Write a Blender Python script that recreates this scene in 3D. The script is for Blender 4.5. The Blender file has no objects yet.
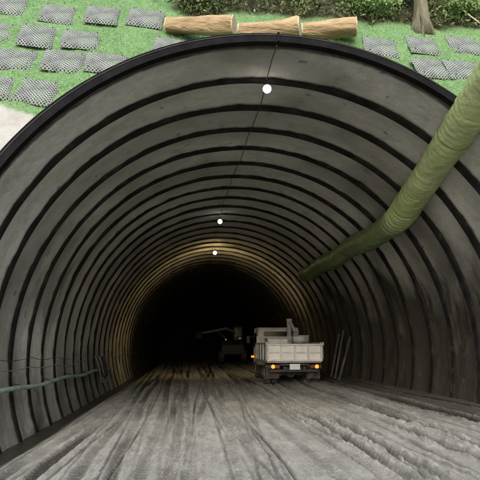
import bpy, bmesh, math, random
import numpy as np
from mathutils import Vector, Matrix
random.seed(5); rng = np.random.default_rng(5)
scene = bpy.context.scene
col = scene.collection
scene.view_settings.view_transform = 'Standard'
scene.view_settings.look = 'None'
scene.view_settings.exposure = 0

# ------------------------------------------------------------------ helpers
def tag(o, label=None, cat=None, group=None, kind=None):
    if label: o['label'] = label
    if cat: o['category'] = cat
    if group: o['group'] = group
    if kind: o['kind'] = kind
    return o

def empty(name, loc, rz=0):
    o = bpy.data.objects.new(name, None); col.objects.link(o)
    o.location = loc; o.rotation_euler = (0, 0, rz); o.empty_display_size = .2
    return o

def mk(name, verts, faces, mat, parent=None, smooth=False):
    me = bpy.data.meshes.new(name)
    me.from_pydata(verts, [], faces)
    if smooth: me.shade_smooth()
    me.materials.append(mat)
    me.update()
    o = bpy.data.objects.new(name, me); col.objects.link(o)
    if parent: o.parent = parent
    return o

class MB:
    def __init__(s): s.v = []; s.f = []
    def add(s, vs, fs):
        b = len(s.v); s.v += [tuple(v) for v in vs]; s.f += [tuple(i + b for i in f) for f in fs]; return s
    def box(s, c, d, rot=None):
        hx, hy, hz = d[0] / 2, d[1] / 2, d[2] / 2
        vs = [Vector((x, y, z)) for x in (-hx, hx) for y in (-hy, hy) for z in (-hz, hz)]
        if rot is not None: vs = [rot @ v for v in vs]
        vs = [v + Vector(c) for v in vs]
        return s.add(vs, [(0, 1, 3, 2), (4, 6, 7, 5), (0, 4, 5, 1), (2, 3, 7, 6), (0, 2, 6, 4), (1, 5, 7, 3)])
    def prism(s, pts, x0, x1):            # outline in (y,z), extruded along x
        n = len(pts)
        vs = [(x0, y, z) for y, z in pts] + [(x1, y, z) for y, z in pts]
        fs = [tuple(range(n))[::-1], tuple(range(n, 2 * n))]
        for i in range(n):
            j = (i + 1) % n; fs.append((i, j, n + j, n + i))
        return s.add(vs, fs)
    def tube(s, pts, r, n=10, cap=True):
        pts = [Vector(p) for p in pts]; m = len(pts)
        rs = r if hasattr(r, '__len__') else [r] * m
        t0 = (pts[1] - pts[0]).normalized()
        up = Vector((0, 0, 1)) if abs(t0.z) < .9 else Vector((1, 0, 0))
        nrm = (up - t0 * up.dot(t0)).normalized()
        vs = []
        for i, p in enumerate(pts):
            t = (pts[min(i + 1, m - 1)] - pts[max(i - 1, 0)]).normalized()
            nrm = (nrm - t * nrm.dot(t)).normalized(); bi = t.cross(nrm)
            for k in range(n):
                a = 2 * math.pi * k / n
                vs.append(p + (nrm * math.cos(a) + bi * math.sin(a)) * rs[i])
        fs = []
        for i in range(m - 1):
            for k in range(n):
                k2 = (k + 1) % n
                fs.append((i * n + k, i * n + k2, (i + 1) * n + k2, (i + 1) * n + k))
        if cap:
            fs.append(tuple(range(n))[::-1]); fs.append(tuple(range((m - 1) * n, m * n)))
        return s.add(vs, fs)
    def build(s, name, mat, parent=None, smooth=False, bevel=0, world=False):
        v = s.v
        if world and parent is not None:
            L = parent.location; v = [(a - L.x, b - L.y, c - L.z) for a, b, c in v]
        o = mk(name, v, s.f, mat, parent, smooth)
        if bevel:
            b = o.modifiers.new('bevel', 'BEVEL'); b.width = bevel; b.segments = 2; b.limit_method = 'ANGLE'
        return o

def spline(pts, step=.1):
    P = [Vector(p) for p in pts]; P = [P[0] * 2 - P[1]] + P + [P[-1] * 2 - P[-2]]
    out = []
    for i in range(1, len(P) - 2):
        n = max(2, int((P[i + 1] - P[i]).length / step))
        for k in range(n):
            t = k / n
            a, b, c, d = P[i - 1], P[i], P[i + 1], P[i + 2]
            out.append(.5 * ((2 * b) + (c - a) * t + (2 * a - 5 * b + 4 * c - d) * t * t + (3 * b - a - 3 * c + d) * t ** 3))
    out.append(P[-2]); return out

def vnoise(x, y, seed):
    xi = np.floor(x).astype(np.int64); yi = np.floor(y).astype(np.int64)
    xf = x - xi; yf = y - yi
    u = xf * xf * (3 - 2 * xf); v = yf * yf * (3 - 2 * yf)
    def h(a, b):
        n = (a * 374761393 + b * 668265263 + seed * 144269504) & 0xffffffff
        n = ((n ^ (n >> 13)) * 1274126177) & 0xffffffff
        n = ((n ^ (n >> 15)) * 2246822519) & 0xffffffff
        return ((n ^ (n >> 16)) & 0xffff) / 65535.0
    a = h(xi, yi); b = h(xi + 1, yi); c = h(xi, yi + 1); d = h(xi + 1, yi + 1)
    return (a * (1 - u) + b * u) * (1 - v) + (c * (1 - u) + d * u) * v
def fbm(x, y, seed, octv=4):
    t = 0; a = .5; tot = 0
    for k in range(octv):
        t = t + a * vnoise(x * 2 ** k + 17 * k, y * 2 ** k - 9 * k, seed + k); tot += a; a *= .5
    return t / tot - .5
def sst(a, b, x):
    t = np.clip((x - a) / (b - a), 0, 1); return t * t * (3 - 2 * t)

def setattrs(me, attrs):
    for k, A in attrs.items():
        at = me.attributes.new(k, 'FLOAT', 'POINT')
        at.data.foreach_set('value', np.asarray(A).reshape(-1).astype(np.float32))
def grid(name, P, mat, parent=None, attrs={}, flip=False):
    n, m = P.shape[:2]
    idx = np.arange(n * m).reshape(n, m)
    q = np.stack([idx[:-1, :-1], idx[1:, :-1], idx[1:, 1:], idx[:-1, 1:]], -1).reshape(-1, 4)
    if flip: q = q[:, ::-1]
    me = bpy.data.meshes.new(name)
    me.from_pydata(P.reshape(-1, 3).tolist(), [], q.tolist())
    me.shade_smooth(); me.materials.append(mat)
    setattrs(me, attrs)
    o = bpy.data.objects.new(name, me); col.objects.link(o)
    if parent: o.parent = parent
    return o

# ------------------------------------------------------------------ materials
class NT:
    def __init__(s, name):
        s.m = bpy.data.materials.new(name); s.m.use_nodes = True
        s.t = s.m.node_tree; s.b = s.t.nodes['Principled BSDF']; s.co = None
    def n(s, ty, **kw):
        x = s.t.nodes.new(ty)
        for k, v in kw.items(): setattr(x, k, v)
        return x
    def l(s, a, b): s.t.links.new(a, b)
    def noise(s, scale, stretch=(1, 1, 1), detail=3, rough=.6, pos=False):
        tc = s.n('ShaderNodeNewGeometry').outputs['Position'] if pos else s.n('ShaderNodeTexCoord').outputs['Object']
        mp = s.n('ShaderNodeMapping'); mp.inputs['Scale'].default_value = stretch
        s.l(tc, mp.inputs['Vector'])
        x = s.n('ShaderNodeTexNoise'); x.inputs['Scale'].default_value = scale
        x.inputs['Detail'].default_value = detail; x.inputs['Roughness'].default_value = rough
        s.l(mp.outputs[0], x.inputs['Vector']); return x.outputs['Fac']
    def ramp(s, fac, stops):
        r = s.n('ShaderNodeValToRGB'); e = r.color_ramp.elements
        while len(e) < len(stops): e.new(.5)
        for i, (p, c) in enumerate(stops):
            e[i].position = p; e[i].color = (c[0], c[1], c[2], 1) if hasattr(c, '__len__') else (c, c, c, 1)
        s.l(fac, r.inputs[0]); return r.outputs[0]
    def mix(s, fac, a, b, mode='MIX'):
        x = s.n('ShaderNodeMix', data_type='RGBA', blend_type=mode)
        for inp, v in ((x.inputs['Factor'], fac), (x.inputs['A'], a), (x.inputs['B'], b)):
            if hasattr(v, 'links') or hasattr(v, 'is_linked'): s.l(v, inp)
            elif hasattr(v, '__len__'): inp.default_value = (*v, 1)
            else: inp.default_value = v
        return x.outputs['Result']
    def math(s, op, a, b=0.0, clamp=False):
        x = s.n('ShaderNodeMath', operation=op); x.use_clamp = clamp
        for i, v in enumerate((a, b)):
            if hasattr(v, 'is_linked'): s.l(v, x.inputs[i])
            else: x.inputs[i].default_value = v
        return x.outputs[0]
    def attr(s, name):
        x = s.n('ShaderNodeAttribute'); x.attribute_name = name; return x.outputs['Fac']
    def bump(s, h, strength, dist=.02, prev=None):
        b = s.n('ShaderNodeBump'); b.inputs['Strength'].default_value = strength; b.inputs['Distance'].default_value = dist
        s.l(h, b.inputs['Height'])
        if prev is not None: s.l(prev, b.inputs['Normal'])
        return b.outputs[0]
    def done(s, color=None, rough=None, normal=None, spec=.5):
        s.b.inputs['Specular IOR Level'].default_value = spec
        if color is not None:
            if hasattr(color, 'is_linked'): s.l(color, s.b.inputs['Base Color'])
            else: s.b.inputs['Base Color'].default_value = (*color, 1)
        if rough is not None:
            if hasattr(rough, 'is_linked'): s.l(rough, s.b.inputs['Roughness'])
            else: s.b.inputs['Roughness'].default_value = rough
        if normal is not None: s.l(normal, s.b.inputs['Normal'])
        return s.m

def PM(name, c1, c2, scale=5, rough=.75, bump=.3, bscale=30, stretch=(1, 1, 1), metal=0, dist=.01, spec=.5):
    t = NT(name)
    c = t.ramp(t.noise(scale, stretch), [(.32, c1), (.68, c2)])
    nb = t.bump(t.noise(bscale, stretch, 2), bump, dist) if bump else None
    t.b.inputs['Metallic'].default_value = metal
    return t.done(c, rough, nb, spec)

def EM(name, c, s):
    t = NT(name); t.b.inputs['Base Color'].default_value = (*c, 1)
    t.b.inputs['Emission Color'].default_value = (*c, 1); t.b.inputs['Emission Strength'].default_value = s
    t.m.cycles.emission_sampling = 'NONE'
    return t.m

# shotcrete
t = NT('shotcrete')
B = t.noise(5, (1, 1, 1), 6, .7, True)
S = t.noise(1.5, (1.3, 1.3, .25), 4, .65, True)
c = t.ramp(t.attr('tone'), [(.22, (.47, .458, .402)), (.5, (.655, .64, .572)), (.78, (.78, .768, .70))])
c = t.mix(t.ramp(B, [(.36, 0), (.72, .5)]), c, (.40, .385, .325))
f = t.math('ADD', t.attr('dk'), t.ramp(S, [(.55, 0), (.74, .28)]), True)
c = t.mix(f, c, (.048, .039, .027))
c = t.mix(t.ramp(t.noise(3.1, (1, 1, 1), 1, .4, True), [(.745, 0), (.765, .6)]), c, (.05, .12, .2))
nb = t.bump(t.noise(34, (1, 1, 1), 3, .65, True), .8, .025, t.bump(B, .8, .07))
m_shot = t.done(c, t.ramp(f, [(0, .95), (1, .62)]), nb, .28)
# steel rib
t = NT('dark_rib')
c = t.ramp(t.noise(2.6, pos=True, detail=4), [(.35, (.009, .009, .009)), (.58, (.024, .022, .019)), (.74, (.06, .056, .048))])
m_rib = t.done(c, .85, t.bump(t.noise(20, pos=True), .5, .02), .2)
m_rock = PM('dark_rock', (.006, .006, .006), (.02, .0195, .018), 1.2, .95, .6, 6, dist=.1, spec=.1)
m_rim = PM('black_rim', (.004, .004, .0045), (.010, .010, .011), 4, .9, 0, spec=.15)
m_lip = PM('rim_lip', (.03, .03, .033), (.06, .06, .062), 4, .8, 0, spec=.2)
# ground mud
t = NT('grey_mud')
g1 = t.noise(.8, pos=True); g2 = t.noise(5, (1, .25, 1), 6, .75, True); g3 = t.noise(38, (1, .7, 1), 5, .75, True)
c = t.ramp(g1, [(.3, (.335, .332, .302)), (.7, (.465, .462, .425))])
c = t.mix(t.ramp(g2, [(.38, .75), (.56, 0)]), c, (.215, .211, .187))
c = t.mix(t.ramp(g3, [(.34, .65), (.50, 0)]), c, (.14, .138, .122))
c = t.mix(t.ramp(g3, [(.58, 0), (.72, .4)]), c, (.56, .557, .52))
w = t.attr('wet')
c = t.mix(w, c, (.050, .048, .040))
nb = t.bump(g3, .9, .03, t.bump(g2, .5, .04))
m_mud = t.done(c, t.ramp(w, [(0, .82), (.9, .30)]), nb, .5)
# hillside
t = NT('green_slope')
h1 = t.noise(1.3, pos=True); h2 = t.noise(14, (1, 1, 2.5), 5, .7, True)
c = t.ramp(h1, [(.3, (.12, .26, .09)), (.7, (.19, .36, .14))])
c = t.mix(t.ramp(h2, [(.45, 0), (.7, .75)]), c, (.37, .52, .32))
c = t.mix(t.ramp(h2, [(.28, .7), (.42, 0)]), c, (.05, .11, .038))
soil = t.ramp(t.noise(5, pos=True), [(.35, (.018, .022, .010)), (.65, (.085, .08, .045))])
c = t.mix(t.attr('soil'), c, soil)
conc = t.ramp(t.noise(3, pos=True), [(.3, (.46, .455, .42)), (.7, (.60, .595, .555))])
c = t.mix(t.attr('conc'), c, conc)
m_hill = t.done(c, .95, t.bump(h2, 1, .06), .2)
# slope mats: pale lattice strands over dark fabric
t = NT('mesh_mat')
tc = t.n('ShaderNodeTexCoord')
def wavy(rot, sc, dist):
    mp = t.n('ShaderNodeMapping'); mp.inputs['Rotation'].default_value = (0, 0, rot); t.l(tc.outputs['Object'], mp.inputs[0])
    wv = t.n('ShaderNodeTexWave'); wv.inputs['Scale'].default_value = sc; wv.inputs['Distortion'].default_value = dist
    wv.inputs['Detail'].default_value = 1; wv.inputs['Detail Scale'].default_value = 1.5; t.l(mp.outputs[0], wv.inputs[0]); return wv.outputs['Fac']
wa = wavy(.75, 6.2, .7); wb = wavy(2.35, 6.2, .7)
f = t.math('MAXIMUM', t.ramp(wa, [(.66, 0), (.88, 1)]), t.ramp(wb, [(.66, 0), (.88, 1)]))
f = t.math('MULTIPLY', f, t.ramp(t.noise(3), [(.3, .45), (.6, 1)]))
c = t.mix(f, (.030, .038, .035), (.33, .35, .35))
c = t.mix(t.ramp(t.noise(8, detail=4), [(.56, 0), (.68, .7)]), c, (.12, .23, .085))
m_mat = t.done(c, .85, t.bump(f, .4, .01), .2)
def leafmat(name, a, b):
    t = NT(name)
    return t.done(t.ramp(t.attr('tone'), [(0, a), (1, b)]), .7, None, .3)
m_grass = leafmat('grass_blades', (.09, .21, .06), (.33, .50, .23))
m_leaf = leafmat('dark_leaves', (.016, .034, .010), (.13, .20, .065))
m_leaf2 = leafmat('fresh_leaves', (.05, .11, .025), (.24, .36, .12))
m_under = leafmat('undergrowth_leaves', (.022, .036, .012), (.22, .28, .11))
m_bark = PM('bark', (.055, .05, .03), (.18, .175, .115), 6, .9, .8, 14, (1, 1, .2), dist=.05)
m_log = PM('peeled_log', (.19, .13, .062), (.42, .315, .175), 3.5, .8, .8, 10, (.25, 1.4, 1.4), dist=.05)
t = NT('cut_wood')
c = t.ramp(t.noise(14), [(.3, (.38, .30, .19)), (.7, (.62, .52, .37))]); m_cut = t.done(c, .8)
# duct
t = NT('green_vinyl')
c = t.ramp(t.noise(1.4), [(.3, (.37, .46, .18)), (.7, (.53, .60, .29))])
c = t.mix(t.ramp(t.noise(7), [(.52, 0), (.8, .4)]), c, (.34, .37, .20))
c = t.mix(t.attr('shade_dirt'), c, (.075, .125, .045))
m_duct = t.done(c, .36, t.bump(t.noise(8, (1, 1, 1), 4), .55, .05), .5)
m_strap = PM('grey_strap', (.20, .23, .10), (.30, .33, .17), 8, .7)
m_pipe = PM('green_hose', (.24, .36, .29), (.38, .50, .42), 3, .5, .2)
m_wire = PM('black_cable', (.016, .016, .016), (.045, .043, .04), 8, .6, 0)
m_gcab = PM('grey_cable', (.14, .15, .14), (.28, .28, .26), 5, .6, 0)
m_paint = PM('cream_paint', (.70, .69, .64), (.87, .86, .82), 2.5, .5, .15, 20)
m_dirty = PM('dirty_paint', (.36, .35, .31), (.70, .69, .64), 2.2, .6, .2, 20)
m_rib2 = PM('panel_rib_paint', (.50, .495, .46), (.76, .75, .71), 3, .55)
m_black = PM('black_steel', (.012, .012, .012), (.04, .038, .035), 6, .6)
m_rubber = PM('muddy_rubber', (.018, .018, .018), (.10, .095, .085), 5, .9)
m_rim2 = PM('wheel_steel', (.25, .25, .24), (.42, .41, .39), 5, .5)
m_glass = PM('dark_glass', (.01, .012, .014), (.02, .024, .028), 2, .12, 0)
m_plate = PM('plate_white', (.66, .68, .66), (.76, .78, .74), 5, .5)
m_steel = PM('grey_steel', (.30, .31, .31), (.48, .49, .48), 4, .5)
m_amber = EM('amber_lens', (1.0, .20, .02), 2.6)
m_red = PM('red_lens', (.18, .012, .01), (.28, .02, .016), 5, .25, 0)
m_bulb = EM('lit_bulb', (1, .97, .92), 6)
m_bulbw = EM('lit_warm_bulb', (1, .90, .70), 6)
m_head = EM('lit_work_light', (.95, .98, .9), .3)
m_yel = PM('machine_grey', (.04, .04, .04), (.11, .11, .105), 2, .7)
m_arm = PM('machine_arm_grey', (.11, .115, .115), (.24, .24, .235), 3, .6)
m_wood = PM('grey_board', (.05, .045, .037), (.12, .11, .088), 3, .8, .4, 20, (1, 1, .15))
m_crate = PM('pale_crate', (.45, .44, .40), (.64, .63, .59), 3, .7)
m_sack = PM('pale_sack', (.36, .35, .32), (.56, .55, .51), 6, .9, .6, 12)

# ------------------------------------------------------------------ camera
H = 1.65
th = math.radians(11.2); ps = math.radians(5.17)
Fv = Vector((math.sin(ps) * math.cos(th), math.cos(ps) * math.cos(th), math.sin(th)))
Rv = Vector((math.cos(ps), -math.sin(ps), 0)); Uv = Rv.cross(Fv)
cd = bpy.data.cameras.new('camera'); cam = bpy.data.objects.new('camera', cd); col.objects.link(cam)
cam.matrix_world = Matrix(((Rv.x, Uv.x, -Fv.x, 0), (Rv.y, Uv.y, -Fv.y, 0), (Rv.z, Uv.z, -Fv.z, H), (0, 0, 0, 1)))
cd.sensor_width = 36; cd.lens = 39; cd.clip_end = 2000; cd.clip_start = .05
scene.camera = cam
def ray(px, py): return Rv * ((px - 240) / 520) + Uv * ((240 - py) / 520) + Fv

# ------------------------------------------------------------------ world & sun (bright overcast)
w = bpy.data.worlds.new('World'); scene.world = w; w.use_nodes = True
EL = 36; AZ = 190
sk = w.node_tree.nodes.new('ShaderNodeTexSky'); sk.sky_type = 'NISHITA'; sk.sun_disc = False
sk.sun_elevation = math.radians(EL); sk.sun_rotation = math.radians(AZ); sk.dust_density = 4; sk.air_density = 1.0; sk.ozone_density = 1
bg = w.node_tree.nodes['Background']; w.node_tree.links.new(sk.outputs[0], bg.inputs[0]); bg.inputs[1].default_value = .24
sd = bpy.data.lights.new('sun', 'SUN'); sd.energy = 2.5; sd.angle = math.radians(60); sd.color = (.99, .995, 1)
so = bpy.data.objects.new('sun', sd); col.objects.link(so)
az = math.radians(AZ)
sdir = Vector((math.sin(az) * math.cos(math.radians(EL)), math.cos(az) * math.cos(math.radians(EL)), math.sin(math.radians(EL))))
so.rotation_euler = sdir.to_track_quat('Z', 'Y').to_euler(); so.location = (0, -10, 30)

# ------------------------------------------------------------------ ground
def prof(x):
    return np.interp(x, [-300, -7, -3.9, -3.1, -2.55, -1.2, 2, 4, 5.4, 6.0, 6.6, 8, 300],
                     [0, -.15, -.38, -.36, -.06, .0, .05, .11, .15, .28, .34, .3, 0])
xs = np.concatenate([[-300, -120, -50, -25, -14, -9, -7], np.arange(-5.5, 8.0, .024), [8.5, 9.5, 12, 18, 30, 60, 120, 300]])
ys = np.concatenate([[-300, -120, -50, -20, -8, -2, 1], np.arange(2, 6, .25), np.arange(6, 16, .035), np.arange(16, 26, .08), np.arange(26, 50, .3), [52, 60, 64]])
X, Y = np.meshgrid(xs, ys, indexing='ij')
near = sst(-7, -4.5, X) * (1 - sst(7.2, 9, X))
Z = prof(X + .18 * fbm(Y * .7, X * 0 + 2, 3))
rgt = sst(.8, 2.6, X)
clod = np.clip(fbm(X * 7, Y * 6, 33, 3) - .10, 0, 1)
Z = Z + near * (.06 * fbm(X * .6, Y * .12, 11) + .012 * fbm(X * 5, Y * 1.2, 21) + .014 * fbm(X * 13, Y * 7, 31, 2) + (.04 + .02 * rgt) * clod)
rutm = np.zeros_like(X); crest = np.zeros_like(X)
ruts = []
rr_ = random.Random(9)
x = -2.3
while x < 5.9:
    big = rr_.random() < .36
    ruts.append((x, (.060 if big else .032) * (1.4 if x > 2 else .62), (.090 if big else .026)))
    x += rr_.uniform(.05, .22)
for i, (rx, dp, wd) in enumerate(ruts):
    cv = (rr_.uniform(-.2, .9) if rx > 1.8 else rr_.uniform(-.5, .4)) * .006
    cx = rx + cv * (Y - 19) ** 2 * np.where(Y < 19, 1, 0) + .35 * fbm(Y * .13, Y * 0 + i * 3.7, 40 + i, 2) + rr_.uniform(-.035, .035) * (Y - 12) + .02 * fbm(Y * 1.5, Y * 0 + i, 45 + i, 2)
    d = (X - cx) / (wd * (1 + .35 * fbm(Y * 2, Y * 0 + i, 47 + i, 2)))
    k = np.clip(.68 + 1.8 * fbm(Y * .22, Y * 0 + i * 7.1, 60 + i, 2), .0, 1.2)
    ad = np.abs(d)
    g = np.exp(-np.minimum(ad, 5) ** 5); e = np.exp(-(ad - 1.45) ** 2 * 6)
    lug = (.014 * np.sign(np.sin(Y * 42 + ad * 2.5)) * g) if wd > .05 else 0
    Z = Z + near * (k * dp * (-g + .5 * e * (1 + 1.8 * fbm(X * 9, Y * 5, 70 + i, 2))) + k * lug)
    rutm = np.maximum(rutm, k * g * (1.0 if wd > .05 else .9)); crest = np.maximum(crest, k * e)
patch = np.clip(.5 + 2.6 * fbm(X * .5, Y * .22, 90, 3) + .2 * rgt, 0, 1)
WET = np.clip(.9 * (1 - sst(-3.0, -2.35, X + .5 * fbm(Y * .8, X, 5))) + .90 * rutm * (.35 + .65 * patch) - .15 * crest + .8 * sst(4.9, 5.8, X + .6 * fbm(Y * .9, X, 7)) + 1.5 * np.clip(fbm(X * .9, Y * .25, 99) - .06, 0, 1) + .35 * sst(15, 26, Y), 0, 1) * near
ground = grid('ground', np.stack([X, Y, Z], -1), m_mud, attrs={'wet': WET})
tag(ground, 'rutted grey mud roadway leading into the tunnel', 'ground', kind='structure')
def gz(x, y):
    i = int(np.argmin(abs(xs - x))); j = int(np.argmin(abs(ys - y))); return float(Z[max(i - 4, 0):i + 5, max(j - 2, 0):j + 3].mean())

# ------------------------------------------------------------------ tunnel
CX, CZ, R, Y0, Y1 = 1.37, 1.5, 5.24, 8.0, 52.0
tun = empty('tunnel', (CX, Y0, 0))
tag(tun, 'wide arched tunnel with grey sprayed concrete lining and dark steel ribs', 'tunnel')
ang = np.radians(np.linspace(-28, 208, 300)); yy = np.arange(Y0 + .02, Y1 + .01, .08)
SP = 1.2; RB0 = 9.3
AA, YY = np.meshgrid(ang, yy, indexing='ij')
arc = AA * R
ph = ((YY - RB0) / SP) % 1.0; dist = np.minimum(ph, 1 - ph) * SP
rr = R - .03 + .025 * sst(.10, .45, dist) + .05 * fbm(arc * .5, YY * .7, 101) + .045 * fbm(arc * 2.2, YY * 2.2, 111) + .032 * fbm(arc * 6, YY * 6, 121, 2)
rr = np.where(YY < Y0 + .1, R + .01, rr)
rr = np.where(YY < 11, np.minimum(rr, R + .035), rr)
LX = rr * np.cos(AA); LZ = CZ + rr * np.sin(AA)
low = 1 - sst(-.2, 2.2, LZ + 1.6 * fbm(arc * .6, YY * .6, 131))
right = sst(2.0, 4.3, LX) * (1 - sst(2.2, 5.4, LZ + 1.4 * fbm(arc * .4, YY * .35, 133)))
deep = sst(31, 37, YY)  # far lining coloured darker, standing in for the gloom beyond the last lamp
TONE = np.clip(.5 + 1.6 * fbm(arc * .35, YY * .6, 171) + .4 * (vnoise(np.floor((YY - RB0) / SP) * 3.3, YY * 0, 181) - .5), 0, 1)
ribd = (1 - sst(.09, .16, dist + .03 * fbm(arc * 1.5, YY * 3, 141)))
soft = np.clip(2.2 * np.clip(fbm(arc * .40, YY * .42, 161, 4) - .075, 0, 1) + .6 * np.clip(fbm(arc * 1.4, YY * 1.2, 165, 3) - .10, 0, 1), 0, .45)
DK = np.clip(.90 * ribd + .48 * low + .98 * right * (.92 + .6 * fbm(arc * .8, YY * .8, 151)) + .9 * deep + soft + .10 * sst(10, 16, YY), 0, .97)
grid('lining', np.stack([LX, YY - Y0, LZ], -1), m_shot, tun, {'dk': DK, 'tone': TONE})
def arch(y0, y1, r0, r1, a0=-28, a1=208, n=140, jit=0, seed=0, sink=0):
    vs = []; fs = []
    an = np.radians(np.linspace(a0, a1, n))
    jx = jit * fbm(an * 4, an * 0 + seed * 3.1, 200 + seed, 3); jy = jit * fbm(an * 3, an * 0 + seed * 5.3, 300 + seed, 3)
    jw = 1 + (.3 * fbm(an * 4, an * 0 + seed * 2.3, 380 + seed, 2) if jit else 0) * np.ones(n)
    lowf = 1 - sst(-.15, .35, np.sin(an))
    jx = jx + sink * lowf * (.7 + 1.0 * fbm(an * 4, an * 0 + seed * 1.7, 350 + seed, 2))
    ym = (y0 + y1) / 2; hw = (y1 - y0) / 2
    for a, p, q, w_ in zip(an, jx, jy, jw):
        for r, y in ((r0 + p, ym - hw * w_ + q), (r0 + p, ym + hw * w_ + q), (r1, ym + hw * w_ + q), (r1, ym - hw * w_ + q)):
            vs.append((r * math.cos(a), y - Y0, CZ + r * math.sin(a)))
    for i in range(n - 1):
        for k in range(4):
            k2 = (k + 1) % 4
            fs.append((i * 4 + k, i * 4 + k2, i * 4 + 4 + k2, i * 4 + 4 + k))
    fs.append((0, 1, 2, 3)); fs.append(tuple(4 * n - 4 + k for k in (3, 2, 1, 0)))
    return vs, fs
k = 0; y = RB0
while y < Y1 - 1.5:
    wv_ = .07 + .02 * random.random()
    b = MB(); b.add(*arch(y - wv_, y + wv_, R - .08, R + (.04 if y < 11 else .2), jit=.025, seed=k, sink=.045)); b.build('steel_rib', m_rib, tun)
    y += SP; k += 1
b = MB(); b.add(*arch(7.92, 8.06, R - .07, R + .045)); rim = b.build('portal_rim', m_rim, tun)
b = MB(); b.add(*arch(7.91, 7.95, R + .047, R + .060)); b.build('rim_lip', m_lip, rim)
b = MB(); b.box((0, -.10, CZ + R), (.04, .05, .17)); b.build('joint_plate', m_rim, rim)
b = MB(); b.add(*arch(8.065, 10.4, R + .047, R + .18)); b.build('outer_shell', m_rim, tun)
aa = np.radians(np.linspace(0, 360, 80)); rad = np.linspace(.01, 5.45, 30)
A2, R2 = np.meshgrid(aa, rad, indexing='ij')
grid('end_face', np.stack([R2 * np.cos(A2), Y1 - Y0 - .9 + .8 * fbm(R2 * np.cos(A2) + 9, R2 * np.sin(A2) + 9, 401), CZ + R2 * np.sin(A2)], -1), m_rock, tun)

# ------------------------------------------------------------------ hillside
def sl(z): return 9.65 + .532 * (z - 6.9)
def hy(x, z):
    y = np.where(z > 4.2, sl(z), sl(4.2) + (z - 4.2) * .05)
    r = np.sqrt((x - CX) ** 2 + (z - CZ) ** 2)
    return y + sst(5.5, 6.2, r) * (.35 * fbm(x * .7, z * .7, 501) + .12 * fbm(x * 3, z * 3, 511)) + .1
def hit(px, py):
    d = ray(px, py); tt = (9.75 + .532 * (H - 6.9)) / (d.y - .532 * d.z)
    p = Vector((0, 0, H)) + d * tt
    return Vector((p.x, float(hy(np.array(p.x), np.array(p.z))), p.z))
aa = np.radians(np.linspace(-24, 204, 320)); rad = np.concatenate([np.linspace(R + .05, 11, 110), np.geomspace(11.3, 90, 30)])
A2, R2 = np.meshgrid(aa, rad, indexing='ij')
HX = CX + R2 * np.cos(A2); HZ = np.maximum(CZ + R2 * np.sin(A2), -1.5)
HYv = hy(HX, HZ)
zc = hit(265, 18).z; xl = hit(165, 17).x
def soilm(x, z): return sst(-.12, .12, (z - zc) + .5 * fbm(x * 1.2, z * 1.2, 521)) * sst(-.3, .5, x - xl + .5 * fbm(z * 1.3, x, 531))
pA = hit(0, 105); pB = hit(29, 114)
def concm(x, z):
    zl = pA.z + (x - pA.x) * (pB.z - pA.z) / (pB.x - pA.x)
    return (1 - sst(-.04, .04, z - zl + .25 * fbm(x * 2, z * 2, 541))) * (1 - sst(-.05, .05, x - pB.x - .1))
hill = grid('hillside', np.stack([HX, HYv, HZ], -1), m_hill, attrs={'soil': soilm(HX, HZ), 'conc': concm(HX, HZ)})
tag(hill, 'steep green netted slope above the tunnel mouth', 'hillside', kind='structure')

def cards(name, P, D, W, tone, mat, parent=None):
    n = len(P); v = np.stack([P, P + D * .5 + W, P + D, P + D * .5 - W], 1).reshape(-1, 3)
    q = np.arange(n * 4).reshape(n, 4)
    me = bpy.data.meshes.new(name); me.from_pydata(v.tolist(), [], q.tolist()); me.materials.append(mat)
    setattrs(me, {'tone': np.repeat(tone, 4)})
    o = bpy.data.objects.new(name, me); col.objects.link(o)
    if parent: o.parent = parent
    return o
N = 64000
gx = rng.uniform(-5.5, 9, N); gzz = rng.uniform(4.0, 12, N)
r = np.sqrt((gx - CX) ** 2 + (gzz - CZ) ** 2)
dens = fbm(gx * 1.6, gzz * 1.6, 601) + .5
ok = (r > R + .16) & (concm(gx, gzz) < .3) & (rng.uniform(0, 1, N) > .9 * soilm(gx, gzz)) & (dens > rng.uniform(.15, .6, N))
gx, gzz, dens = gx[ok], gzz[ok], dens[ok]; n = len(gx)
P = np.stack([gx, hy(gx, gzz) - .01, gzz], 1)
D = np.stack([rng.normal(0, .5, n), -rng.uniform(.2, .8, n), rng.uniform(.1, 1, n)], 1); D *= (rng.uniform(.025, .085, n) / np.linalg.norm(D, axis=1))[:, None]
W = np.stack([rng.normal(0, 1, n), rng.normal(0, .4, n), rng.normal(0, .6, n)], 1); W *= (.006 / np.linalg.norm(W, axis=1))[:, None]
tag(cards('slope_grass', P, D, W, np.clip(dens + rng.normal(0, .22, n), 0, 1), m_grass), 'short green grass sprouting through the slope netting', 'grass', kind='stuff')
# undergrowth on the soil at the slope top
N = 26000
gx = rng.uniform(-1.5, 9, N); gzz = rng.uniform(8.2, 11.5, N)
dn = fbm(gx * 1.3, gzz * 1.3, 651) + .5
ok = (soilm(gx, gzz) > .5) & (dn > rng.uniform(.25, .7, N))
gx, gzz, dn = gx[ok], gzz[ok], dn[ok]; n = len(gx)
P = np.stack([gx, hy(gx, gzz) - rng.uniform(0, .35, n) * np.clip(dn * 2 - .5, 0, 1), gzz + rng.uniform(0, .15, n)], 1)
D = rng.normal(0, 1, (n, 3)); D[:, 1] -= .5; D *= (rng.uniform(.05, .17, n) / np.linalg.norm(D, axis=1))[:, None]
W = np.cross(D, rng.normal(0, 1, (n, 3))); W *= (rng.uniform(.010, .028, n) / np.linalg.norm(W, axis=1))[:, None]
tag(cards('undergrowth', P, D, W, np.clip(dn - .1 + rng.normal(0, .28, n), 0, 1), m_under), 'tangled dark undergrowth covering the top of the slope', 'undergrowth', kind='stuff')

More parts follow.
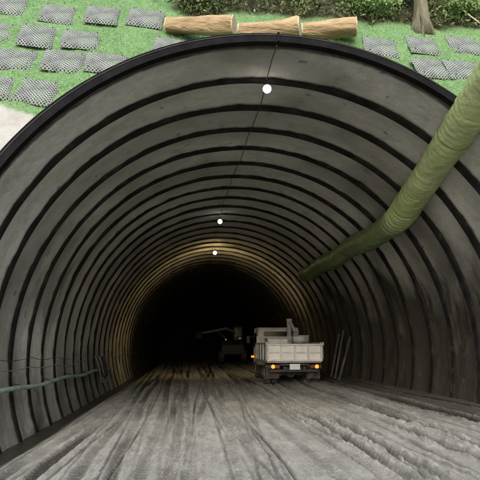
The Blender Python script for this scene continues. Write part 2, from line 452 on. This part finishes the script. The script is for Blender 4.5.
# mats on slope
up = Vector((0, .532, 1)).normalized(); nrm = Vector((0, -1, .532)).normalized(); ex = Vector((1, 0, 0))
mats = {
 'top row left of logs': [(10, 6), (59, 17), (103, 20), (146, 22)],
 'second row left of logs': [(-4, 33), (38, 39), (82, 42), (172, 49)],
 'third row left of logs': [(14, 61), (64, 63), (106, 65)],
 'lowest row left of logs': [(-8, 88), (36, 92)],
 'upper row right of logs': [(381, 48), (422, 48), (465, 47)],
 'lower row right of logs': [(430, 70), (463, 72)]}
ordw = ['first', 'second', 'third', 'fourth']
def mat_mesh():
    n = 14; vs = []; fs = []
    for i in range(n + 1):
        for j in range(n + 1):
            u = i / n - .5; v = j / n - .5
            e = min(.5 - abs(u), .5 - abs(v)) * 2
            vs.append((u * .80 + .008 * math.sin(v * 13), v * .80 + .008 * math.sin(u * 15 + 1), -.03 + .06 * min(1, e * 5) + .012 * math.sin(u * 9 + v * 5) * e))
    for i in range(n):
        for j in range(n):
            a = i * (n + 1) + j; fs.append((a, a + n + 1, a + n + 2, a + 1))
    return vs, fs
proto = None
for row, pts in mats.items():
    for i, (px, py) in enumerate(pts):
        p = hit(px, py) + nrm * .05
        a = math.radians(random.uniform(5, 13))
        u = ex * math.cos(a) - up * math.sin(a); v = (nrm.cross(u) - u * random.uniform(.15, .35)).normalized()
        Mx = Matrix(((u.x, v.x, nrm.x, p.x), (u.y, v.y, nrm.y, p.y), (u.z, v.z, nrm.z, p.z), (0, 0, 0, 1)))
        if proto is None:
            o = proto = empty('erosion_mat', p)
            mk('mesh_sheet', *mat_mesh(), m_mat, o, True)
            for sx in (-1, 1):
                for sy in (-1, 1):
                    q = MB(); q.tube([(sx * .30, sy * .30, -.05), (sx * .30, sy * .30, .05)], .008, 6); q.build('pin', m_black, o)
        else:
            o = proto.copy(); col.objects.link(o)
            for ch in proto.children:
                c2 = ch.copy(); col.objects.link(c2); c2.parent = o
        o.matrix_world = Mx @ Matrix.Diagonal((random.uniform(.9, 1.05), random.uniform(.85, 1.02), 1, 1))
        tag(o, 'grey mesh mat on green slope, %s from left in %s' % (ordw[i], row), 'mat', 'grey mats pinned across the slope')

# logs
def log(name, a, b_, r0, r1, label, seed):
    n = 26; L = (b_ - a).length
    root = empty(name, a); tag(root, label, 'log', 'logs laid across the slope top')
    pts = []; rs = []
    for i in range(n + 1):
        s = i / n
        pts.append((b_ - a) * s + Vector((0, 0, .014 * math.sin(s * 5 + seed))))
        rs.append((r0 + (r1 - r0) * s) * (1 + .03 * math.sin(s * 9 + seed * 2) + .02 * random.uniform(-1, 1)))
    q = MB(); q.tube(pts, rs, 18, cap=False)
    q.v = [(x + .012 * math.sin(y * 31 + z * 17), y + .02 * math.sin(x * 5 + z * 23 + seed), z + .02 * math.sin(x * 4 + y * 19 + seed)) for x, y, z in q.v]
    q.build('log_body', m_log, root, True)
    for e, rr_ in ((0, rs[0]), (n, rs[-1])):
        q = MB(); dd = (b_ - a).normalized() * (.02 if e else -.02)
        q.tube([pts[e] - dd * .5, pts[e] + dd], rr_ * .99, 18); q.build('cut_end', m_cut, root)
    return root
def lp(px, py, off=.12): return hit(px, py) + nrm * off
log('log', lp(168, 31, .08), lp(232, 43, .42), .185, .225, 'leftmost peeled log laid across the slope top, tapering to its left end', 1)
log('log', lp(240, 36, .08), lp(296, 44, .40), .215, .220, 'middle peeled log laid across the slope top above the arch crown', 2)
log('log', lp(302, 36, .08), lp(352, 41, .34), .21, .205, 'rightmost peeled log laid across the slope top with pale cut ends', 3)

# trees and shrubs
def leaves(name, cen, rad, n, size, mat, parent, clumps=14):
    cc = rng.normal(0, 1, (clumps, 3)); cc /= np.linalg.norm(cc, axis=1)[:, None]; cc *= rng.uniform(.3, 1, (clumps, 1))
    k = rng.integers(0, clumps, n); P = cc[k] + rng.normal(0, .26, (n, 3))
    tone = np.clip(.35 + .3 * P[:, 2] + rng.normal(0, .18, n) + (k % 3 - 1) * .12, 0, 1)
    P = P * np.array(rad) + np.array(cen)
    D = rng.normal(0, 1, (n, 3)); D *= (size * rng.uniform(.6, 1.3, n) / np.linalg.norm(D, axis=1))[:, None]
    W = np.cross(D, rng.normal(0, 1, (n, 3))); W *= (size * .26 / np.linalg.norm(W, axis=1))[:, None]
    return cards(name, P, D, W, tone, mat, parent)
def shrub(px, py, rad, label, mat=m_leaf, n=900, size=.09):
    p = hit(px, py); root = empty('shrub', p); tag(root, label, 'shrub', 'shrubs along the slope top')
    q = MB()
    for i in range(7):
        e = Vector((random.uniform(-1, 1) * rad[0], random.uniform(-1, .4) * rad[1], rad[2] * random.uniform(.7, 1.7)))
        q.tube(spline([(0, 0, -.1), e * .5 + Vector((0, 0, .1)), e], .15), .012, 5)
    q.build('stem', m_bark, root)
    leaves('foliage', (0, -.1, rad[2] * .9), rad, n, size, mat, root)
shrub(205, 10, (.8, .3, .3), 'low leafy shrub just above the leftmost log', m_under, 700)
shrub(372, 20, (.7, .3, .3), 'spreading shrub between the rightmost log and the tree', m_leaf2, n=800, size=.11)
shrub(398, 5, (.6, .35, .5), 'tall dark shrub just left of the tree trunk', n=900)
shrub(462, 22, (.6, .3, .3), 'pale green shrub right of the tree trunk', m_leaf2, n=700, size=.11)
def tree(px, py, r, h, label, lean=0):
    p = hit(px, py); root = empty('tree', p); tag(root, label, 'tree')
    q = MB(); pts = []; rs = []
    for i in range(22):
        s = i / 21; pts.append((lean * s * h + .06 * math.sin(s * 7), .1 * s, -.3 + s * (h + .3))); rs.append(r * (1.25 * math.exp(-s * h * 1.6) + 1 - .75 * s))
    q.tube(pts, rs, 14)
    for i in range(6):
        a = 2 * math.pi * i / 6 + .3
        q.tube(spline([(math.cos(a) * r * .6, math.sin(a) * r * .6, .30), (math.cos(a) * r * 1.5, math.sin(a) * r * 1.5 - .05, .02), (math.cos(a) * r * 2.6, math.sin(a) * r * 2.2, -.25 + .3 * math.sin(a))], .1), r * .28, 7)
    for i in range(8):
        z0 = h * (.55 + .05 * i); a = i * 2.4; e = Vector((math.cos(a) * 1.5, math.sin(a) * 1.2, z0 + .9))
        q.tube(spline([(lean * z0, .05, z0), (e.x * .5, e.y * .5, z0 + .6), e], .2), r * .25, 6)
    q.build('trunk', m_bark, root, True)
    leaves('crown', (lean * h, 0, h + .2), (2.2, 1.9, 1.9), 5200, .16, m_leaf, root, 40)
tree(420, 28, .14, 6.5, 'stout tree trunk with flared roots at the right of the slope top', .02)
tree(352, 6, .09, 6, 'slim tree trunk rising behind the rightmost log', -.03)
a = hit(448, 26)
q = MB(); q.tube(spline([Vector((.75, -.15, 0)), Vector((.3, -.1, .45)), Vector((-.1, -.1, 1.1))], .1), .018, 7)
br = q.build('fallen_branch', m_cut); br.location = a; tag(br, 'thin pale fallen branch lying by the tree trunk', 'branch')

# ------------------------------------------------------------------ ventilation duct
duct = empty('ventilation_duct', (5.08, 12.6, 4.70)); tag(duct, 'long yellowish green ventilation duct hung along the right tunnel wall', 'duct')
path = spline([(5.16, 23.6, 4.76), (5.14, 22, 4.66), (5.15, 20.3, 4.74), (5.14, 18.2, 4.65), (5.16, 16.4, 4.74), (5.12, 14.4, 4.63), (5.16, 12.9, 4.70), (5.12, 12.1, 4.78), (5.02, 11.1, 4.97), (4.70, 7.8, 5.58), (4.49, 5.4, 5.99), (5.0, 3.9, 5.8), (7, 2.6, 3.5), (8.6, 2.0, .5)], .022)
RD = .325
q = MB(); rs = []
for i, p in enumerate(path):
    s = i * .022
    rs.append(RD + .012 * math.sin(s * 1.7) + .006 * math.sin(s * 5.3))
q.tube(path, rs, 36)
vv = np.array(q.v); n_ = 36; idx = np.arange(len(vv)); s_ = (idx // n_) * .022; a_ = (idx % n_) / n_ * 2 * math.pi
cen = np.repeat(np.array([tuple(p) for p in path]), n_, 0)
inner = sst(11.5, 13, cen[:, 1])
wr = (.024 + .018 * inner) * fbm(s_ * 3 + 2 * np.sin(a_), 2 * np.cos(a_) + s_ * 1.2, 801, 4) + .022 * (np.abs(fbm(s_ * 2.2 + 3 * np.sin(a_), s_ * 1.4 + 3 * np.cos(a_), 811, 3)) ** .7 - .2)
wr = wr + .016 * fbm(s_ * 9 + 1.2 * np.sin(a_), 1.2 * np.cos(a_) + 3, 817, 2)
wr = wr + .0018 * np.sin(s_ * 46 + 2.5 * np.sin(a_ + s_)) * (1 + 4 * fbm(s_ * 3, 2 * np.sin(a_), 815, 2))
bendw = np.exp(-((cen[:, 1] - 12.2) / .8) ** 2)
wr = wr + bendw * .018 * np.sin(s_ * 30 + 2 * np.sin(a_)) * (1 + fbm(s_ * 4, 2 * np.sin(a_), 821, 2))
vv = vv + (vv - cen) / RD * wr[:, None]; q.v = [tuple(v) for v in vv]
dsk = q.build('duct_skin', m_duct, duct, True, world=True)
setattrs(dsk.data, {'shade_dirt': np.clip(.8 * sst(11.6, 13.4, cen[:, 1] + .5 * fbm(s_ * 2, np.cos(a_) * 2, 831, 3)) + .2 * np.clip(fbm(s_ * 1.5, np.cos(a_) * 2, 841, 3), 0, 1), 0, 1)})  # duct colour darkened past the bend for tunnel shade, plus faint dirt blotches
for i in range(95, len(path) - 260, 117):
    p = Vector(path[i]); tdir = (Vector(path[i + 1]) - Vector(path[i - 1])).normalized()
    q = MB(); q.tube([p - tdir * .012, p + tdir * .012], RD + .014, 28, cap=False)
    if p.y > 8.2:
        d = Vector((p.x - CX, 0, p.z - CZ)).normalized(); base = p + d * RD
        wall = Vector((CX + d.x * (R + .02), p.y, CZ + d.z * (R + .02)))
        if (wall - base).length > .03: q.tube([base, wall], .010, 6)
    q.build('strap', m_strap, duct, world=True)

# ------------------------------------------------------------------ left wall hoses and cables
def wx(z, inset=.12): return CX - math.sqrt((R - inset) ** 2 - (z - CZ) ** 2)
pts = [(wx(.72, .2), y, .74 - .012 * (y - 9) + .03 * math.sin(y * 1.3)) for y in np.arange(6.5, 24.6, .5)]
hose = empty('green_hose', pts[0]); tag(hose, 'pale green water hose running low along the left tunnel wall', 'hose')
q = MB(); q.tube(spline(pts, .12), .05, 12); q.build('hose_body', m_pipe, hose, True, world=True)
for y in np.arange(9.3, 24, 2.4):
    z = .74 - .012 * (y - 9) + .03 * math.sin(y * 1.3); x = wx(.72, .2)
    q = MB(); q.tube([(x + .055, y, z), (x, y, z + .06), (x - .15, y, z + .09)], .012, 6); q.build('bracket', m_black, hose, world=True)
for (z0, sag, rad, lab, mm) in ((1.30, .06, .007, 'upper sagging black cable along the left tunnel wall', m_wire), (1.08, .04, .011, 'lower grey cable along the left tunnel wall above the hose', m_gcab)):
    pts = []
    y = 8.1
    while y < 40:
        for s in np.linspace(0, 1, 9)[:-1]:
            z = z0 + .05 * math.sin(y * .7) - sag * 4 * s * (1 - s) * (1 + .5 * math.sin(y * 3)); pts.append((wx(z, .14), y + s * 2.4, z))
        y += 2.4
    q = MB(); q.tube(pts, rad, 7); tag(q.build('wall_cable', mm, smooth=True), lab, 'cable', 'cables along the left wall')
bun = empty('cable_bundle', (wx(.9), 21.5, .9)); tag(bun, 'tangled bundle of dark hoses hanging at the end of the green hose', 'cable bundle')
for i in range(6):
    y0 = 20.4 + .22 * i; x0 = wx(1.0, .25); dz = random.uniform(-.12, .12); w_ = random.uniform(.5, 1.0)
    low_ = .22 + .1 * (i % 3) + dz
    q = MB(); q.tube(spline([(x0, y0, 1.15), (x0 + .14, y0 + .10 * w_, .75), (x0 + .22, y0 + .35 * w_, low_ + .06), (x0 + .25, y0 + .7 * w_, low_), (x0 + .2, y0 + 1.05 * w_, low_ + .12), (x0 + .12, y0 + 1.25 * w_, .8), (x0 + .02, y0 + 1.15 * w_, 1.12)], .06), .020, 8)
    q.build('hose_strand', m_wire if i % 3 else m_gcab, bun, True, world=True)
q = MB(); q.tube(spline([(x0, 21.2, 1.1), (x0 + .15, 21.3, .5), (x0 + .2, 21.25, .1), (x0 + .35, 21.5, -.22)], .06), .018, 8); q.build('hose_strand', m_wire, bun, True, world=True)
# lamp cable
pts = []
for i, y in enumerate(np.arange(7.9, 46, .4)):
    pts.append((1.34 - .33 * sst(9, 20, np.array(y)) + .02 * math.sin(y * 2), y, CZ + R - .14 - .04 * abs(math.sin((y - RB0) / 1.2 * math.pi))))
q = MB(); q.tube(pts, .009, 6); tag(q.build('lamp_cable', m_wire), 'thin black cable strung along the tunnel crown carrying the lamps', 'cable')

def lamp(pos, label, mat, watt, colr, rb, spot=0):
    root = empty('work_lamp', pos); tag(root, label, 'lamp', 'lit bulbs along the crown')
    q = MB(); q.tube([(0, 0, rb * .8), (0, 0, rb * .8 + .09)], .03, 12); s = q.build('socket', m_black, root)
    q = MB(); q.tube([(0, 0, rb * .8 + .09), (.01, 0, CZ + R - .14 - pos[2])], .008, 6); q.build('cord', m_wire, s)
    n = 12; prof_ = [(rb * math.sin(math.pi * k / n) + .001, -rb * math.cos(math.pi * k / n)) for k in range(n + 1)]
    q = MB(); q.tube([(0, 0, z) for _, z in prof_], [r_ for r_, _ in prof_], 18); q.build('bulb', mat, root, True)
    ld = bpy.data.lights.new('lamp_light', 'POINT'); ld.energy = watt; ld.color = colr; ld.shadow_soft_size = rb * 1.15
    lo = bpy.data.objects.new('lamp_light', ld); col.objects.link(lo); lo.parent = root
    if spot:
        ld = bpy.data.lights.new('lamp_spot', 'SPOT'); ld.energy = spot; ld.color = colr; ld.shadow_soft_size = rb; ld.spot_size = math.radians(170); ld.spot_blend = .6
        lo = bpy.data.objects.new('lamp_spot', ld); col.objects.link(lo); lo.parent = root; lo.location = (0, .05, -rb * 1.3)
        lo.rotation_euler = Vector((0, -.75, .6)).to_track_quat('Z', 'Y').to_euler()
lamp((1.34, 9.08, 6.40), 'nearest and largest lit bulb hanging just inside the tunnel mouth', m_bulb, 4, (1, .97, .93), .08)
lamp((1.02, 20.1, 6.38), 'middle of the three lit bulbs, hanging halfway down the tunnel', m_bulb, 6, (1, .96, .88), .09)
lamp((1.10, 26.6, 6.24), 'farthest lit bulb, with a warm yellow glow on the ribs', m_bulbw, 140, (1, .72, .33), .10, 300)

# ------------------------------------------------------------------ dump truck
TX, TY = 3.90, 20.0
truck = empty('dump_truck', (TX, TY, gz(TX, TY) - .03))
tag(truck, 'cream dump truck seen from behind with amber tail lights on, driving into the tunnel', 'truck')
q = MB(); q.box((-.38, 2.55, .62), (.1, 5.0, .18)); q.box((.38, 2.55, .62), (.1, 5.0, .18))
for y in (.3, 1.6, 2.8, 4.0): q.box((0, y, .62), (.66, .1, .12))
q.box((0, 1.0, .42), (1.5, .12, .12)); q.tube([(0, .85, .45), (0, 1.15, .45)], .19, 14); q.build('chassis', m_black, truck)
# bed
q = MB(); q.box((0, 1.68, .90), (2.10, 3.25, .10))
for s in (-1, 1):
    q.box((s * 1.04, 1.68, 1.25), (.05, 3.25, .60)); q.box((s * 1.055, 1.68, 1.57), (.09, 3.28, .06))
    for y in (.12, .95, 1.78, 2.6, 3.25): q.box((s * 1.085, y, 1.23), (.05, .09, .62))
q.box((0, 3.33, 1.4), (2.1, .06, .95)); bed = q.build('bed', m_dirty, truck, bevel=.008)
q = MB(); q.box((0, .02, 1.22), (2.06, .045, .62)); tg = q.build('tailgate', m_paint, truck, bevel=.01)
q = MB(); q.box((0, -.022, 1.52), (2.12, .07, .07)); q.box((0, -.022, .94), (2.12, .07, .07)); q.box((0, -.018, 1.23), (2.0, .05, .05))
for x in (-1.03, -.52, 0, .52, 1.03): q.box((x, -.024, 1.23), (.07, .066, .51))
q.build('gate_rib', m_rib2, tg, bevel=.008)
for s in (-1, 1):
    q = MB(); q.box((s * 1.09, -.03, 1.56), (.07, .12, .12)); q.tube([(s * 1.09, -.06, 1.6), (s * 1.09, -.06, 1.0)], .012, 6); q.build('latch', m_steel, tg)
# cab
q = MB(); q.prism([(3.75, .62), (5.45, .62), (5.5, 1.25), (5.25, 2.14), (5.1, 2.28), (3.85, 2.28), (3.75, 2.18)], -.94, .94); cab = q.build('cab', m_dirty, truck, bevel=.05)
q = MB(); q.box((0, 3.742, 1.90), (1.35, .012, .40)); q.build('rear_window', m_glass, cab)
for s in (-1, 1):
    q = MB(); q.prism([(4.2, 1.42), (5.28, 1.42), (5.12, 2.05), (4.2, 2.05)], s * .943 - .006, s * .943 + .006); q.build('side_window', m_glass, cab)
    q = MB(); q.tube([(s * .94, 5.3, 1.9), (s * 1.18, 5.42, 1.85)], .014, 6); q.box((s * 1.2, 5.42, 1.75), (.16, .05, .34)); q.build('mirror', m_black, truck, bevel=.01)
q = MB(); q.prism([(5.475, 1.36), (5.30, 2.04), (5.285, 2.04), (5.46, 1.36)], -.8, .8); q.build('windscreen', m_glass, cab)
# wheels
def wheel(x, y, r, wd, dual=False):
    q = MB()
    for dx in ((-.13, .13) if dual else (0,)):
        pr = [(-wd / 2, r * .6), (-wd / 2, r * .9), (-wd / 2 + .03, r), (wd / 2 - .03, r), (wd / 2, r * .9), (wd / 2, r * .6)]
        q.tube([(x + dx + a, y, r) for a, _ in pr], [b for _, b in pr], 28)
    wb = q.build('wheel', m_rubber, truck)
    q = MB(); s = 1 if x > 0 else -1
    o_ = x + s * ((.13 if dual else 0) + wd / 2)
    q.tube([(o_ - s * .06, y, r), (o_ + s * .004, y, r), (o_ + s * .006, y, r), (o_ + s * .03, y, r)], [r * .58, r * .58, r * .3, r * .16], 20); q.build('rim', m_rim2, wb)
for s in (-1, 1):
    wheel(s * .80, 1.0, .40, .22, True); wheel(s * .84, 4.65, .40, .23)
    q = MB(); q.box((s * .80, .42, .50), (.52, .02, .52)); q.build('mud_flap', m_rubber, truck)
    q = MB(); q.box((s * .80, .0, .71), (.46, .07, .15)); lt = q.build('tail_light', m_black, truck, bevel=.01)
    q = MB(); q.tube([(s * .84, -.034, .71), (s * .84, -.06, .71)], [.075, .06], 16); q.build('amber_lens', m_amber, lt)
    q = MB(); q.box((s * .68, -.042, .71), (.14, .02, .10)); q.build('red_lens', m_red, lt)
    q = MB(); q.tube([(s * .93, 5.3, .95), (s * 1.07, 5.3, .95)], .045, 10); q.build('side_marker', m_amber, truck)
q = MB(); q.box((0, .12, .55), (1.9, .09, .10)); q.box((-.6, .2, .62), (.06, .2, .1)); q.box((.6, .2, .62), (.06, .2, .1)); q.build('bumper', m_black, truck, bevel=.01)
q = MB(); q.box((0, -.0, .70), (.40, .02, .21)); q.build('number_plate', m_plate, truck, bevel=.004)
q = MB(); q.box((0, .04, .78), (1.1, .05, .07)); q.build('rear_crossbar', m_black, truck)
# crane
q = MB(); q.box((.45, 3.48, 1.2), (.46, .22, .9)); q.tube([(.45, 3.48, 1.6), (.45, 3.48, 2.55)], [.12, .10], 16); cr = q.build('crane_column', m_steel, truck)
q = MB(); q.tube([(.45, 3.44, 2.56), (.66, 3.05, 2.05)], [.09, .07], 10); q.box((.45, 3.48, 2.58), (.22, .24, .16)); q.build('crane_boom', m_steel, cr, bevel=.01)
# load on the bed
def crate(x, y, sx, sy, sz, m, label):
    root = empty('crate', (TX + x, TY + y, truck.location.z + .952)); tag(root, label, 'crate')
    q = MB(); q.box((0, 0, sz / 2), (sx, sy, sz)); q.build('box', m, root, bevel=.015)
    q = MB(); q.box((0, 0, sz + .016), (sx + .03, sy + .03, .03)); q.build('lid', m_steel, root, bevel=.006)
    for s in (-1, 1):
        q = MB(); q.box((s * sx * .36, -sy / 2 - .012, sz / 2), (.05, .02, sz * .95)); q.build('batten', m_rib2, root)
crate(-.55, 1.0, .8, .8, .78, m_crate, 'pale crate standing at the left of the truck bed behind the tailgate')
crate(.68, 2.2, .6, .7, .92, m_steel, 'grey crate standing at the right of the truck bed near the crane')
def sack(x, y, z, label):
    n = 14; vs = []; fs = []
    for i in range(n + 1):
        for j in range(2 * n):
            a = math.pi * i / n; b = math.pi * j / n
            s = lambda v: math.copysign(abs(v) ** .6, v)
            vs.append((.34 * s(math.sin(a)) * s(math.cos(b)) * (1 + .05 * math.sin(i * 2 + x * 9)), .26 * s(math.sin(a)) * s(math.sin(b)), .16 * s(math.cos(a)) + .01 * math.sin(j * 2)))
    for i in range(n):
        for j in range(2 * n):
            j2 = (j + 1) % (2 * n); fs.append((i * 2 * n + j, i * 2 * n + 2 * n + j, i * 2 * n + 2 * n + j2, i * 2 * n + j2))
    o = mk('sack', vs, fs, m_sack, None, True); o.location = (TX + x, TY + y, truck.location.z + z); o.rotation_euler = (0, 0, x * 2)
    tag(o, label, 'sack', 'sacks on the truck bed')
for i, z in enumerate((1.11, 1.42, 1.73)):
    sack(.30 + .05 * i, .7, z, '%s pale sack of the pile in the middle of the truck bed' % ['lowest', 'middle', 'topmost'][i])

# ------------------------------------------------------------------ machine deep in the tunnel
mc = empty('wheel_loader', (3.15, 41, gz(3.1, 41))); tag(mc, 'dark loader standing deep in the tunnel with its arm lowered to the left', 'loader')
q = MB(); q.prism([(-.2, .7), (3.4, .7), (3.4, 1.6), (2.4, 1.9), (.4, 1.75), (-.2, 1.45)], -.9, .9); q.build('body', m_black, mc, bevel=.08)
q = MB(); q.prism([(.7, 1.8), (2.0, 1.8), (1.8, 2.9), (.9, 2.9)], .1, .85); cb = q.build('cab', m_yel, mc, bevel=.06)
q = MB(); q.box((.47, .70, 2.4), (.55, .02, .65)); q.build('window', m_glass, cb)
for x in (-.85, .85):
    for y in (.4, 2.7):
        q = MB(); q.tube([(x - .2, y, .6), (x - .18, y, .6), (x + .18, y, .6), (x + .2, y, .6)], [.5, .6, .6, .5], 20); wq = q.build('wheel', m_black, mc)
        q = MB(); q.tube([(x - .21, y, .6), (x + .21, y, .6)], .25, 14); q.build('rim', m_black, wq)
q = MB(); q.tube([(.2, .6, 2.4), (-.5, -.2, 2.7), (-2.6, -.8, 2.3)], [.11, .11, .07], 8); bm = q.build('arm', m_arm, mc)
q = MB(); q.tube([(-.2, .4, 1.7), (-1.2, -.4, 2.45)], .06, 8); q.build('ram', m_yel, bm)
q = MB(); q.prism([(-1.1, 1.95), (-.5, 1.95), (-.4, 2.35), (-.9, 2.35)], -2.9, -2.4); q.build('bucket', m_black, bm)
for lx, lz in ((.55, 1.95), (-.55, 1.85)):
    q = MB(); q.tube([(lx, .10, lz), (lx, -.06, lz)], [.03, .05], 12); q.build('work_light', m_head, mc)

# planks leaning on right wall
for i, (y, zt, lab) in enumerate(((20.6, 1.9, 'nearest grey board leaning on the right wall beside the truck'), (21.4, 2.2, 'middle grey board leaning on the right wall beside the truck'), (22.2, 2.05, 'farthest grey board leaning on the right wall beside the truck'))):
    xb = 5.75 + .06 * i; xt = CX + math.sqrt((R - .16) ** 2 - (zt - CZ) ** 2)
    a = Vector((xb, y, gz(xb, y) - .03)); b_ = Vector((xt, y + .5, zt)); d = b_ - a
    rot = d.to_track_quat('Z', 'X').to_matrix()
    q = MB(); q.box((0, 0, 0), (.04, .08, d.length), rot); o = q.build('leaning_board', m_wood, bevel=.006); o.location = (a + b_) / 2
    tag(o, lab, 'board', 'boards leaning on the right wall')
print('done')
